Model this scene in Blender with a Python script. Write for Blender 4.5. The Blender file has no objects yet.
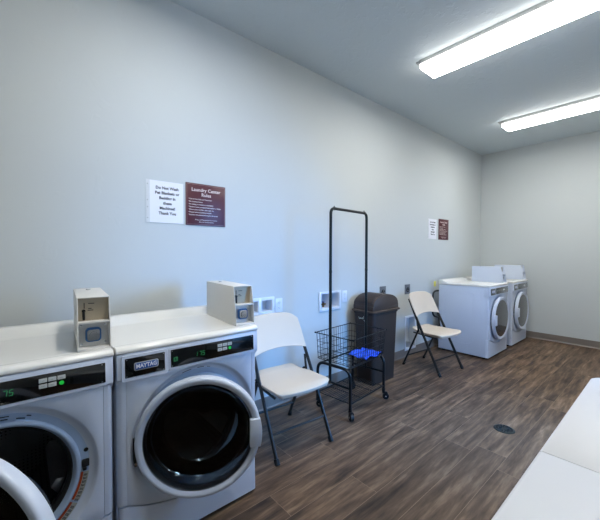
import bpy, bmesh, math, random
from mathutils import Vector, Matrix
random.seed(7)
PI = math.pi
S = bpy.context.scene
C = S.collection

# ------------------------------------------------------------------ camera, world, lights, exposure
def s2l(h):
    h = h.lstrip('#'); o = []
    for i in (0, 2, 4):
        v = int(h[i:i+2], 16)/255
        o.append(v/12.92 if v <= .04045 else ((v+.055)/1.055)**2.4)
    return (*o, 1)

YAW, PITCH, ROLL = 0.8591, 0.0224, 0.0028
fw = Vector((-math.sin(YAW)*math.cos(PITCH), math.cos(YAW)*math.cos(PITCH), -math.sin(PITCH)))
rt = Vector((math.cos(YAW), math.sin(YAW), 0)); up = rt.cross(fw)
r2 = rt*math.cos(ROLL)+up*math.sin(ROLL); u2 = up*math.cos(ROLL)-rt*math.sin(ROLL)
cd = bpy.data.cameras.new('camera'); cam = bpy.data.objects.new('camera', cd); C.objects.link(cam)
cd.sensor_width = 36; cd.lens = 327.26*36/600; cd.clip_start = .02
m = Matrix.Identity(4)
for i in range(3):
    m[i][0] = r2[i]; m[i][1] = u2[i]; m[i][2] = -fw[i]; m[i][3] = (2.2518, 0, 1.3158)[i]
cam.matrix_world = m
S.camera = cam
S.view_settings.view_transform = 'Standard'; S.view_settings.look = 'None'
S.view_settings.exposure = 1.2; S.view_settings.gamma = 1; S.view_settings.use_curve_mapping = False

LENS_STRENGTH = 14.0
DOOR_POWER = 50.0
w = bpy.data.worlds.new('sky'); S.world = w; w.use_nodes = True
bg = w.node_tree.nodes['Background']; bg.inputs[0].default_value = (.25, .5, 1, 1); bg.inputs[1].default_value = .7
def area(name, loc, rot, sx, sy, power, col):
    l = bpy.data.lights.new(name, 'AREA'); l.shape = 'RECTANGLE'; l.size = sx; l.size_y = sy; l.energy = power; l.color = col
    o = bpy.data.objects.new(name, l); C.objects.link(o); o.location = loc; o.rotation_euler = rot
    return o
# daylight outside the glazed right wall door; a second lamp added toward the dryers
for nm, d, pw in (('door_daylight', (-1, -1.25, -1.0), DOOR_POWER*1.1), ('door_daylight', (-1, .9, -1.1), DOOR_POWER*.38)):
    dl = area(nm, (3.22, 2.84, 1.40), Vector(d).to_track_quat('-Z', 'Y').to_euler(), .85, 1.1, pw, (.11, .41, 1))
    dl.data.spread = math.radians(122)

# ------------------------------------------------------------------ materials
def mat(name, col, rough=.5, metal=0., var=.04, vscale=6., bump=0., bscale=200., emis=None, estr=0., coat=0.):
    mt = bpy.data.materials.new(name); mt.use_nodes = True
    nt = mt.node_tree; b = nt.nodes['Principled BSDF']
    c = s2l(col) if isinstance(col, str) else col
    b.inputs['Roughness'].default_value = rough; b.inputs['Metallic'].default_value = metal
    b.inputs['Coat Weight'].default_value = coat
    tc = nt.nodes.new('ShaderNodeTexCoord')
    nz = nt.nodes.new('ShaderNodeTexNoise'); nz.inputs['Scale'].default_value = vscale; nz.inputs['Detail'].default_value = 4
    nt.links.new(tc.outputs['Object'], nz.inputs['Vector'])
    mx = nt.nodes.new('ShaderNodeMix'); mx.data_type = 'RGBA'
    mx.inputs[6].default_value = tuple(x*(1-var) for x in c[:3])+(1,)
    mx.inputs[7].default_value = tuple(min(1, x*(1+var)) for x in c[:3])+(1,)
    nt.links.new(nz.outputs['Fac'], mx.inputs[0]); nt.links.new(mx.outputs[2], b.inputs['Base Color'])
    if bump:
        n2 = nt.nodes.new('ShaderNodeTexNoise'); n2.inputs['Scale'].default_value = bscale; n2.inputs['Detail'].default_value = 3
        nt.links.new(tc.outputs['Object'], n2.inputs['Vector'])
        bp = nt.nodes.new('ShaderNodeBump'); bp.inputs['Strength'].default_value = bump; bp.inputs['Distance'].default_value = .002
        nt.links.new(n2.outputs['Fac'], bp.inputs['Height']); nt.links.new(bp.outputs[0], b.inputs['Normal'])
    if emis:
        b.inputs['Emission Color'].default_value = s2l(emis) if isinstance(emis, str) else emis
        b.inputs['Emission Strength'].default_value = estr
    return mt

def plaster(name, col, scale, strength, cut, dist):
    mt = mat(name, col, .75, var=.015, vscale=1.5); nt = mt.node_tree; b = nt.nodes['Principled BSDF']
    tc = nt.nodes.new('ShaderNodeTexCoord')
    n = nt.nodes.new('ShaderNodeTexNoise'); n.inputs['Scale'].default_value = scale; n.inputs['Detail'].default_value = 5; n.inputs['Distortion'].default_value = .6
    rp = nt.nodes.new('ShaderNodeValToRGB'); rp.color_ramp.elements[0].position = cut; rp.color_ramp.elements[1].position = cut+.05
    bp = nt.nodes.new('ShaderNodeBump'); bp.inputs['Strength'].default_value = strength; bp.inputs['Distance'].default_value = dist
    nt.links.new(tc.outputs['Object'], n.inputs['Vector']); nt.links.new(n.outputs['Fac'], rp.inputs[0])
    nt.links.new(rp.outputs[0], bp.inputs['Height']); nt.links.new(bp.outputs[0], b.inputs['Normal'])
    return mt

def plank_floor():
    mt = bpy.data.materials.new('vinyl planks'); mt.use_nodes = True
    nt = mt.node_tree; b = nt.nodes['Principled BSDF']; L = nt.links.new; N = nt.nodes.new
    tc = N('ShaderNodeTexCoord')
    mp = N('ShaderNodeMapping'); mp.inputs['Rotation'].default_value = (0, 0, PI/2); mp.inputs['Location'].default_value = (.35, .07, 0)
    L(tc.outputs['Object'], mp.inputs[0])
    # every row of planks is shifted by its own amount
    sx = N('ShaderNodeSeparateXYZ'); L(mp.outputs[0], sx.inputs[0])
    dv = N('ShaderNodeMath'); dv.operation = 'DIVIDE'; dv.inputs[1].default_value = .18; L(sx.outputs[1], dv.inputs[0])
    fl_ = N('ShaderNodeMath'); fl_.operation = 'FLOOR'; L(dv.outputs[0], fl_.inputs[0])
    wn = N('ShaderNodeTexWhiteNoise'); wn.noise_dimensions = '1D'; L(fl_.outputs[0], wn.inputs['W'])
    sm = N('ShaderNodeMath'); sm.operation = 'MULTIPLY_ADD'; sm.inputs[1].default_value = 1.22; L(wn.outputs['Value'], sm.inputs[0]); L(sx.outputs[0], sm.inputs[2])
    cx = N('ShaderNodeCombineXYZ'); L(sm.outputs[0], cx.inputs[0]); L(sx.outputs[1], cx.inputs[1])
    br = N('ShaderNodeTexBrick'); br.inputs['Scale'].default_value = 1; br.inputs['Brick Width'].default_value = 1.22; br.inputs['Row Height'].default_value = .18
    br.inputs['Mortar Size'].default_value = .0013; br.inputs['Mortar Smooth'].default_value = .3; br.inputs['Bias'].default_value = 0
    br.inputs['Color1'].default_value = (0, 0, 0, 1); br.inputs['Color2'].default_value = (1, 1, 1, 1); br.inputs['Mortar'].default_value = (.5, .5, .5, 1)
    br.offset = 0; L(cx.outputs[0], br.inputs[0])
    # a separate slice of grain for every plank
    sep = N('ShaderNodeSeparateColor'); L(br.outputs['Color'], sep.inputs[0])
    ml = N('ShaderNodeMath'); ml.operation = 'MULTIPLY'; ml.inputs[1].default_value = 17.3; L(sep.outputs[0], ml.inputs[0])
    cb = N('ShaderNodeCombineXYZ'); L(ml.outputs[0], cb.inputs[2]); L(ml.outputs[0], cb.inputs[0])
    va = N('ShaderNodeVectorMath'); va.operation = 'ADD'; L(mp.outputs[0], va.inputs[0]); L(cb.outputs[0], va.inputs[1])
    st = N('ShaderNodeMapping'); st.inputs['Scale'].default_value = (1.5, 12, 1); L(va.outputs[0], st.inputs[0])
    n1 = N('ShaderNodeTexNoise'); n1.inputs['Scale'].default_value = 1.6; n1.inputs['Detail'].default_value = 9; n1.inputs['Roughness'].default_value = .62; n1.inputs['Distortion'].default_value = .3
    L(st.outputs[0], n1.inputs['Vector'])
    st2 = N('ShaderNodeMapping'); st2.inputs['Scale'].default_value = (3.5, 26, 1); L(va.outputs[0], st2.inputs[0])
    n2 = N('ShaderNodeTexNoise'); n2.inputs['Scale'].default_value = 2.2; n2.inputs['Detail'].default_value = 6; n2.inputs['Distortion'].default_value = .15; L(st2.outputs[0], n2.inputs['Vector'])
    st3 = N('ShaderNodeMapping'); st3.inputs['Scale'].default_value = (2.6, 8, 1); L(va.outputs[0], st3.inputs[0])
    vo = N('ShaderNodeTexVoronoi'); vo.inputs['Scale'].default_value = .9; L(st3.outputs[0], vo.inputs['Vector'])
    rp = N('ShaderNodeValToRGB'); e = rp.color_ramp.elements
    e[0].position = .28; e[0].color = s2l('#2c231d'); e[1].position = .74; e[1].color = s2l('#907c68')
    x = e.new(.42); x.color = s2l('#4f4035'); x = e.new(.56); x.color = s2l('#6a5747')
    L(n1.outputs['Fac'], rp.inputs[0])
    m1 = N('ShaderNodeMix'); m1.data_type = 'RGBA'; m1.blend_type = 'OVERLAY'; m1.inputs[0].default_value = .6; L(rp.outputs[0], m1.inputs[6]); L(n2.outputs['Color'], m1.inputs[7])
    n2.inputs['Detail'].default_value = 5
    bw = N('ShaderNodeRGBToBW'); L(n2.outputs['Fac'], bw.inputs[0]); L(bw.outputs[0], m1.inputs[7])
    # knots
    kr = N('ShaderNodeValToRGB'); kr.color_ramp.elements[0].position = .03; kr.color_ramp.elements[0].color = (.42, .38, .36, 1); kr.color_ramp.elements[1].position = .17; kr.color_ramp.elements[1].color = (1, 1, 1, 1)
    L(vo.outputs['Distance'], kr.inputs[0])
    m2 = N('ShaderNodeMix'); m2.data_type = 'RGBA'; m2.blend_type = 'MULTIPLY'; m2.inputs[0].default_value = .7; L(m1.outputs[2], m2.inputs[6]); L(kr.outputs[0], m2.inputs[7])
    # tone of every plank
    tr = N('ShaderNodeValToRGB'); tr.color_ramp.elements[0].color = (.66, .64, .63, 1); tr.color_ramp.elements[1].color = (1.15, 1.11, 1.05, 1)
    L(sep.outputs[0], tr.inputs[0])
    m3 = N('ShaderNodeMix'); m3.data_type = 'RGBA'; m3.blend_type = 'MULTIPLY'; m3.inputs[0].default_value = 1; L(m2.outputs[2], m3.inputs[6]); L(tr.outputs[0], m3.inputs[7])
    m4 = N('ShaderNodeMix'); m4.data_type = 'RGBA'; L(br.outputs['Fac'], m4.inputs[0]); L(m3.outputs[2], m4.inputs[6]); m4.inputs[7].default_value = s2l('#84705d')
    L(m4.outputs[2], b.inputs['Base Color'])
    b.inputs['Roughness'].default_value = .5; b.inputs['Specular IOR Level'].default_value = .3
    bp = N('ShaderNodeBump'); bp.inputs['Strength'].default_value = .25; bp.inputs['Distance'].default_value = .001; L(n2.outputs['Fac'], bp.inputs['Height']); L(bp.outputs[0], b.inputs['Normal'])
    return mt

def tinted_glass(name, tint, ior=1.5):
    mt = bpy.data.materials.new(name); mt.use_nodes = True
    nt = mt.node_tree; N = nt.nodes.new; L = nt.links.new
    out = nt.nodes['Material Output']; nt.nodes.remove(nt.nodes['Principled BSDF'])
    t = N('ShaderNodeBsdfTransparent'); t.inputs[0].default_value = tint
    g = N('ShaderNodeBsdfGlossy'); g.inputs['Roughness'].default_value = .03
    f = N('ShaderNodeFresnel'); f.inputs[0].default_value = ior
    mx = N('ShaderNodeMixShader'); L(f.outputs[0], mx.inputs[0]); L(t.outputs[0], mx.inputs[1]); L(g.outputs[0], mx.inputs[2]); L(mx.outputs[0], out.inputs[0])
    return mt

def perforated_steel():
    mt = mat('perforated drum steel', '#6d7072', .38, .9, var=.1); nt = mt.node_tree; b = nt.nodes['Principled BSDF']
    tc = nt.nodes.new('ShaderNodeTexCoord'); vo = nt.nodes.new('ShaderNodeTexVoronoi'); vo.inputs['Scale'].default_value = 65
    vo.inputs['Randomness'].default_value = 0
    nt.links.new(tc.outputs['Object'], vo.inputs['Vector'])
    rp = nt.nodes.new('ShaderNodeValToRGB'); rp.color_ramp.elements[0].position = .25; rp.color_ramp.elements[0].color = (.01, .01, .01, 1)
    rp.color_ramp.elements[1].position = .3; rp.color_ramp.elements[1].color = (.16, .165, .17, 1)
    nt.links.new(vo.outputs['Distance'], rp.inputs[0]); nt.links.new(rp.outputs[0], b.inputs['Base Color'])
    return mt

def mesh_cloth():
    mt = mat('blue mesh cloth', '#1250d8', .7); nt = mt.node_tree; b = nt.nodes['Principled BSDF']
    tc = nt.nodes.new('ShaderNodeTexCoord'); vo = nt.nodes.new('ShaderNodeTexVoronoi'); vo.inputs['Scale'].default_value = 85; vo.inputs['Randomness'].default_value = .2
    rp = nt.nodes.new('ShaderNodeValToRGB'); rp.color_ramp.elements[0].position = .15; rp.color_ramp.elements[0].color = s2l('#08257f'); rp.color_ramp.elements[1].position = .45; rp.color_ramp.elements[1].color = s2l('#1450d2')
    nt.links.new(tc.outputs['Object'], vo.inputs['Vector']); nt.links.new(vo.outputs['Distance'], rp.inputs[0]); nt.links.new(rp.outputs[0], b.inputs['Base Color'])
    return mt

M = {
 'wall': plaster('painted plaster wall', '#c5caca', 7, .12, .62, .004),
 'ceil': plaster('knockdown ceiling', '#cdd6da', 22, .35, .56, .004),
 'floor': plank_floor(),
 'cove': mat('vinyl cove base', '#7b736c', .45),
 'enamel': mat('daylight tinted white enamel', '#c6cfdf', .22, coat=.3, var=.01),  # blue cast of the daylight is mixed into this white
 'plastic': mat('daylight tinted white plastic', '#c9d2e2', .3, var=.01),  # machine fronts carry the blue daylight in their base colour
 'lidm': mat('white lid enamel', '#e4e3df', .25, var=.01),
 'dish': mat('daylight tinted bulkhead', '#a6b9d2', .4, var=.02),  # blue of the daylight painted into the bulkhead colour
 'black_gloss': mat('black gloss panel', '#08090a', .12, coat=.6),
 'black': mat('black rubber', '#0b0b0c', .55),
 'gasket': mat('dark grey gasket', '#1c1e20', .35),
 'drum': perforated_steel(),
 'smoke': tinted_glass('smoked door glass', (.5, .51, .53, 1), 1.3),
 'grey_glass': mat('grey dryer glass', '#3a3c41', .1, coat=.5),
 'clear': tinted_glass('clear glass', (.86, .93, .95, 1)), 'bowl': tinted_glass('thick clear bowl glass', (.78, .88, .92, 1), 2.0),
 'chrome': mat('chrome', '#c9ccd0', .14, 1),
 'steel': mat('brushed steel', '#c2c3c2', .3, .85, bump=.15),
 'beige_plate': mat('beige metal plate', '#b3a58f', .38, .45),
 'boxpaint': mat('pale grey coin box paint', '#d6d4cf', .35, var=.01),
 'green': mat('green led', '#1dbb3c', .4, emis='#25d24a', estr=.12),
 'digit': mat('green digits', '#0c3a1c', .4, emis='#4bd98a', estr=.13),
 'dim': mat('dim panel print', '#3c4a45', .4),
 'key': mat('pale key print', '#c3c7c6', .4),
 'badge_blue': mat('blue badge', '#1c4f9c', .3),
 'silver': mat('silver badge', '#c7cacb', .3, .6),
 'ink': mat('black ink', '#1b1b20', .7),
 'paper': mat('white paper', '#e9e9ee', .55, var=.01),
 'sleeve': tinted_glass('clear plastic sleeve', (.96, .96, .97, 1), 1.25),
 'maroon': mat('maroon sign', '#4e101b', .42),
 'maroon_edge': mat('pale sign border', '#a08580', .3),
 'sign_text': mat('cream engraved lettering', '#e6d8d2', .5),
 'orange': mat('orange label', '#b5471c', .5),
 'label_grey': mat('grey printed label', '#a7a59a', .5),
 'chair_plastic': mat('almond blow moulded plastic', '#d0c1ae', .42, var=.02, bump=.12, bscale=350),
 'chair_frame': mat('dark bronze tube', '#1d1b18', .5),
 'wire': mat('black powder coated steel', '#101214', .38, .3),
 'rack': mat('dark green black tube', '#151b1a', .32, .4),
 'bin': mat('dark brown plastic', '#2f231d', .6, var=.05, bump=.1),
 'binlid': mat('brown plastic lid', '#403229', .5, var=.05, bump=.1),
 'white_print': mat('white print', '#b9c8c0', .6),
 'cloth': mesh_cloth(),
 'table': mat('white blow moulded table', '#cbcccf', .45, var=.01, bump=.15, bscale=300),
 'outlet': mat('white outlet plastic', '#dfe3ea', .35, var=.01),
 'slot': mat('dark slot', '#15161a', .6),
 'lock_blue': mat('blue grey lock surround', '#3f6c9e', .3, .3),
 'grey_plate': mat('grey steel plate', '#767c83', .4, .5),
 'recess': mat('box interior', '#8d918c', .6),
 'brass': mat('brass valve', '#8a6a35', .3, .9),
 'red': mat('red valve handle', '#8e1c1c', .4),
 'bluev': mat('blue valve handle', '#1d3f93', .4),
 'lens': mat('lit acrylic lens', '#ffffff', .3, emis=(1, .985, .94, 1), estr=LENS_STRENGTH),
 'lens_side': mat('dimmer acrylic lens side', '#f4f2ee', .3, emis=(1, .96, .90, 1), estr=2.4),
 'fixture': mat('fixture tray', '#b7b9ba', .4),
 'grate': mat('dark patinated grate', '#1f2d30', .4, .6, var=.3, vscale=60),
 'yellow': mat('yellow tag', '#d8cf5a', .5),
 'hose': mat('dark rubber hose', '#121316', .4),
 'alu': mat('white aluminium frame', '#d5d7d8', .35),
}

# ------------------------------------------------------------------ mesh helpers
class B:
    def __init__(s): s.bm = bmesh.new()
    def add(s, t, mtx=None):
        if mtx is not None: bmesh.ops.transform(t, matrix=mtx, verts=t.verts)
        me = bpy.data.meshes.new('t'); t.to_mesh(me); t.free(); s.bm.from_mesh(me); bpy.data.meshes.remove(me); return s
    def box(s, x0, x1, y0, y1, z0, z1, bev=0, seg=2, mtx=None):
        t = bmesh.new(); bmesh.ops.create_cube(t, size=1)
        for v in t.verts:
            v.co = Vector(((x0+x1)/2+v.co.x*(x1-x0), (y0+y1)/2+v.co.y*(y1-y0), (z0+z1)/2+v.co.z*(z1-z0)))
        if bev: bmesh.ops.bevel(t, geom=list(t.edges), offset=bev, segments=seg, affect='EDGES', profile=.5)
        return s.add(t, mtx)
    def prism(s, poly, axis, a, b, bev=0, seg=2, mtx=None):
        # poly: list of 2D points in the two other axes, in order (x,y,z without axis)
        t = bmesh.new()
        def P3(p, d):
            if axis == 'x': return (d, p[0], p[1])
            if axis == 'y': return (p[0], d, p[1])
            return (p[0], p[1], d)
        va = [t.verts.new(P3(p, a)) for p in poly]; vb = [t.verts.new(P3(p, b)) for p in poly]
        n = len(poly); t.faces.new(va); t.faces.new(vb[::-1])
        for i in range(n): t.faces.new((va[i], vb[i], vb[(i+1) % n], va[(i+1) % n]))
        bmesh.ops.recalc_face_normals(t, faces=t.faces)
        if bev: bmesh.ops.bevel(t, geom=list(t.edges), offset=bev, segments=seg, affect='EDGES', profile=.5)
        return s.add(t, mtx)
    def cyl(s, p0, p1, r, seg=16, r2=None, caps=True):
        p0 = Vector(p0); p1 = Vector(p1); d = p1-p0
        t = bmesh.new(); bmesh.ops.create_cone(t, cap_ends=caps, segments=seg, radius1=r, radius2=r if r2 is None else r2, depth=d.length)
        return s.add(t, Matrix.Translation((p0+p1)/2) @ d.to_track_quat('Z', 'Y').to_matrix().to_4x4())
    def sphere(s, c, r, sc=(1, 1, 1), u=14, v=8):
        t = bmesh.new(); bmesh.ops.create_uvsphere(t, u_segments=u, v_segments=v, radius=r)
        return s.add(t, Matrix.Translation(c) @ Matrix.Diagonal((*sc, 1)))
    def tube(s, pts, r, seg=10, closed=False, fillet=0, flat=None):
        pts = [Vector(p) for p in pts]
        if fillet: pts = round_path(pts, fillet, closed)
        t = bmesh.new(); n = len(pts); rings = []; up_ = None
        for i, p in enumerate(pts):
            if closed: d = pts[(i+1) % n]-pts[i-1]
            elif i == 0: d = pts[1]-p
            elif i == n-1: d = p-pts[-2]
            else: d = (pts[i+1]-p).normalized()+(p-pts[i-1]).normalized()
            d.normalize()
            if up_ is None: up_ = Vector((0, 0, 1)) if abs(d.z) < .9 else Vector((0, 1, 0))
            a = d.cross(up_); a.normalize(); b_ = a.cross(d); up_ = b_
            fx, fy = (r, r) if flat is None else flat
            rings.append([t.verts.new(p+a*math.cos(k*2*PI/seg)*fx+b_*math.sin(k*2*PI/seg)*fy) for k in range(seg)])
        for i in range(n if closed else n-1):
            A = rings[i]; Bq = rings[(i+1) % n]
            for k in range(seg): t.faces.new((A[k], A[(k+1) % seg], Bq[(k+1) % seg], Bq[k]))
        if not closed: t.faces.new(rings[0][::-1]); t.faces.new(rings[-1])
        bmesh.ops.recalc_face_normals(t, faces=t.faces)
        return s.add(t)
    def rings(s, rr, cap0=False, cap1=False, mtx=None, closed_profile=False):
        t = bmesh.new(); R = [[t.verts.new(p) for p in ring] for ring in rr]; n = len(rr[0])
        for i in range(len(R) if closed_profile else len(R)-1):
            a, b_ = R[i], R[(i+1) % len(R)]
            for k in range(n): t.faces.new((a[k], a[(k+1) % n], b_[(k+1) % n], b_[k]))
        if cap0: t.faces.new(R[0][::-1])
        if cap1: t.faces.new(R[-1])
        bmesh.ops.recalc_face_normals(t, faces=t.faces)
        return s.add(t, mtx)
    def lathe(s, prof, c=(0, 0, 0), seg=72, axis='x', closed=False, mtx=None):
        # prof: (radius, distance along axis)
        rr = []
        for r, d in prof:
            ring = []
            for k in range(seg):
                a = 2*PI*k/seg
                if axis == 'x': ring.append((c[0]+d, c[1]+r*math.cos(a), c[2]+r*math.sin(a)))
                else: ring.append((c[0]+r*math.cos(a), c[1]+r*math.sin(a), c[2]+d))
            rr.append(ring)
        return s.rings(rr, mtx=mtx, closed_profile=closed, cap0=(not closed and prof[0][0] < 1e-3 and False))
    def sector(s, c, r0, r1, a0, a1, x0, x1, n=16):
        t = bmesh.new(); Q = []
        for k in range(n+1):
            a = a0+(a1-a0)*k/n
            Q.append([t.verts.new((x, c[1]+r*math.cos(a), c[2]+r*math.sin(a))) for x, r in ((x0, r0), (x0, r1), (x1, r1), (x1, r0))])
        for k in range(n):
            for j in range(4): t.faces.new((Q[k][j], Q[k][(j+1) % 4], Q[k+1][(j+1) % 4], Q[k+1][j]))
        t.faces.new(Q[0]); t.faces.new(Q[-1][::-1]); bmesh.ops.recalc_face_normals(t, faces=t.faces)
        return s.add(t)
    def build(s, name, mt, parent=None, smooth=True, angle=35, label=None):
        me = bpy.data.meshes.new(name); s.bm.to_mesh(me); s.bm.free()
        if smooth:
            me.shade_smooth(); me.set_sharp_from_angle(angle=math.radians(angle))
        me.materials.append(M[mt] if isinstance(mt, str) else mt)
        o = bpy.data.objects.new(name, me); C.objects.link(o)
        if parent: o.parent = parent
        if label: o['label'] = label
        return o

def round_path(pts, rad, closed=False, n=6):
    out = []; N_ = len(pts)
    for i, p in enumerate(pts):
        if not closed and i in (0, N_-1): out.append(p); continue
        a = pts[i-1]; b = pts[(i+1) % N_]
        va = a-p; vb = b-p; r = min(rad, va.length*.49, vb.length*.49)
        A = p+va.normalized()*r; Bq = p+vb.normalized()*r
        for k in range(n+1):
            t = k/n; out.append(A*(1-t)**2+p*2*t*(1-t)+Bq*t*t)
    return out

def rrect(y0, y1, z0, z1, r, n=6):
    out = []
    for cy, cz, a0 in ((y1-r, z1-r, 0), (y0+r, z1-r, PI/2), (y0+r, z0+r, PI), (y1-r, z0+r, 1.5*PI)):
        for k in range(n+1):
            a = a0+PI/2*k/n; out.append((cy+r*math.cos(a), cz+r*math.sin(a)))
    return out

def text(name, s, size, mt, org, xd=(0, 1, 0), yd=(0, 0, 1), parent=None, align='CENTER', ext=.0004, bold=0., sx=1., space=1.):
    cu = bpy.data.curves.new(name, 'FONT'); cu.body = s; cu.size = size; cu.align_x = align; cu.align_y = 'CENTER'
    cu.extrude = ext; cu.offset = bold; cu.resolution_u = 2; cu.space_line = space
    o = bpy.data.objects.new(name, cu); C.objects.link(o)
    dg = bpy.context.evaluated_depsgraph_get()
    me = bpy.data.meshes.new_from_object(o.evaluated_get(dg)); bpy.data.objects.remove(o); bpy.data.curves.remove(cu)
    X = Vector(xd); Y = Vector(yd); Z = X.cross(Y); mm = Matrix.Identity(4)
    for i in range(3): mm[i][0] = X[i]*sx; mm[i][1] = Y[i]; mm[i][2] = Z[i]; mm[i][3] = org[i]
    me.transform(mm); me.name = name
    me.materials.clear(); me.materials.append(M[mt])
    ob = bpy.data.objects.new(name, me); C.objects.link(ob)
    if parent: ob.parent = parent
    return ob

def tag(o, label, cat, group=None):
    o['label'] = label; o['category'] = cat
    if group: o['group'] = group
    return o
def thing(name, label, cat, loc=(0, 0, 0), rz=0, group=None):
    o = bpy.data.objects.new(name, None); C.objects.link(o); o.location = loc; o.rotation_euler = (0, 0, rz); o.empty_display_size = .1
    return tag(o, label, cat, group)
def struct(o): o['kind'] = 'structure'; return o
def copy_tree(o, parent=None):
    c = o.copy(); C.objects.link(c)
    if parent: c.parent = parent
    for ch in [x for x in bpy.data.objects if x.parent == o and x != c]: copy_tree(ch, c)
    return c

# ------------------------------------------------------------------ the room
W_, L_, H_, Y0 = 2.80, 6.054, 2.996, -1.55
struct(B().box(-.12, W_+.12, Y0-.12, L_+.12, -.1, 0).build('floor', 'floor', smooth=False))
struct(B().box(-.12, W_+.12, Y0-.12, L_+.12, H_, H_+.1).build('ceiling', 'ceil', smooth=False))
# left wall with real recesses for the two washer outlet boxes and the dryer vent box
HOLES = [(1.36, 1.485, .825, .918), (1.515, 1.625, .825, .918), (2.205, 2.32, .775, .915), (2.345, 2.46, .775, .915), (3.71, 3.93, .10, .49)]
ys = sorted({Y0-.12, L_+.12} | {h[0] for h in HOLES} | {h[1] for h in HOLES})
wl = B()
for a, b in zip(ys[:-1], ys[1:]):
    h = [q for q in HOLES if q[0] <= a+1e-6 and q[1] >= b-1e-6]
    if h: wl.box(-.12, 0, a, b, 0, h[0][2]); wl.box(-.12, 0, a, b, h[0][3], H_); wl.box(-.12, -.085, a, b, h[0][2], h[0][3])
    else: wl.box(-.12, 0, a, b, 0, H_)
bmesh.ops.remove_doubles(wl.bm, verts=wl.bm.verts, dist=1e-5)
struct(wl.build('wall_left', 'wall', smooth=False))
struct(B().box(0, W_, L_, L_+.12, 0, H_).build('wall_far', 'wall', smooth=False))
struct(B().box(0, W_, Y0-.12, Y0, 0, H_).build('wall_back', 'wall', smooth=False))
DY0, DY1, DZ = 2.36, 3.24, 2.1
wr = B(); wr.box(W_, W_+.12, Y0-.12, DY0, 0, H_); wr.box(W_, W_+.12, DY1, L_+.12, 0, H_); wr.box(W_, W_+.12, DY0, DY1, DZ, H_)
struct(wr.build('wall_right', 'wall', smooth=False))
# glazed door in the right wall
d1 = bpy.data.objects.new('door_1', None); C.objects.link(d1); d1.location = (W_+.05, (DY0+DY1)/2, 0); struct(d1)
fr = B(); hw = (DY1-DY0)/2
for a, b, c, d in ((-hw+.005, -hw+.06, .01, DZ-.01), (hw-.06, hw-.005, .01, DZ-.01), (-hw+.06, hw-.06, .01, .14), (-hw+.06, hw-.06, DZ-.08, DZ-.01)): fr.box(-.02, .02, a, b, c, d, .003)
fr.build('door_frame', 'alu', d1)
B().box(-.004, .004, -hw+.055, hw-.055, .13, DZ-.07).build('pane', 'clear', d1, smooth=False)
B().tube([(-.02, hw-.035, .95), (-.06, hw-.035, .95), (-.06, hw-.035, 1.15), (-.02, hw-.035, 1.15)], .009, fillet=.02).build('door_handle', 'steel', d1)

def cove(name, pts2, d0, d1_, axis):
    return struct(B().prism(pts2, axis, d0, d1_).build(name, 'cove', smooth=False))
cp = [(0, 0), (.014, 0), (.014, .003), (.006, .014), (.005, .097), (.003, .101), (0, .101)]
cove('baseboard_left', cp, Y0, L_, 'y')
cove('baseboard_far', [(L_-a, b) for a, b in cp], .006, W_, 'x')
cove('baseboard_right', [(W_-a, b) for a, b in cp], DY1, L_, 'y')

# ------------------------------------------------------------------ ceiling lights
def ceiling_light(yc, label):
    t = thing('ceiling_light', label, 'light', (1.36, yc, H_), 0, 'fluorescent ceiling lights')
    B().box(-.62, .62, -.112, .112, -.040, -.001, .003).box(-.66, .66, -.10, .10, -.012, -.001, .002).build('fixture_tray', 'fixture', t)
    sh = B().prism([(-.120, -.041), (-.128, -.048), (-.129, -.068), (-.124, -.0775), (.124, -.0775), (.129, -.068), (.128, -.048), (.120, -.041)], 'x', -.61, .61, .002).build('lens_housing', 'lens_side', t)
    B().prism([(-.123, -.0778), (-.117, -.083), (.117, -.083), (.123, -.0778)], 'x', -.607, .607, .001).build('lens', 'lens', t)
    for s in (-1, 1): B().box(s*.613-.005, s*.613+.005, -.115, .115, -.045, -.03, .002).build('end_clip', 'fixture', t)
    return t
ceiling_light(2.785, 'long lit fluorescent ceiling fixture, the nearer and larger of the two')
ceiling_light(4.785, 'lit fluorescent ceiling fixture nearer the far wall, the smaller one')
ceiling_light(.76, 'unseen lit fluorescent ceiling fixture added above the camera, outside the frame')  # unseen third fixture at the same spacing, added for lighting

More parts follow.
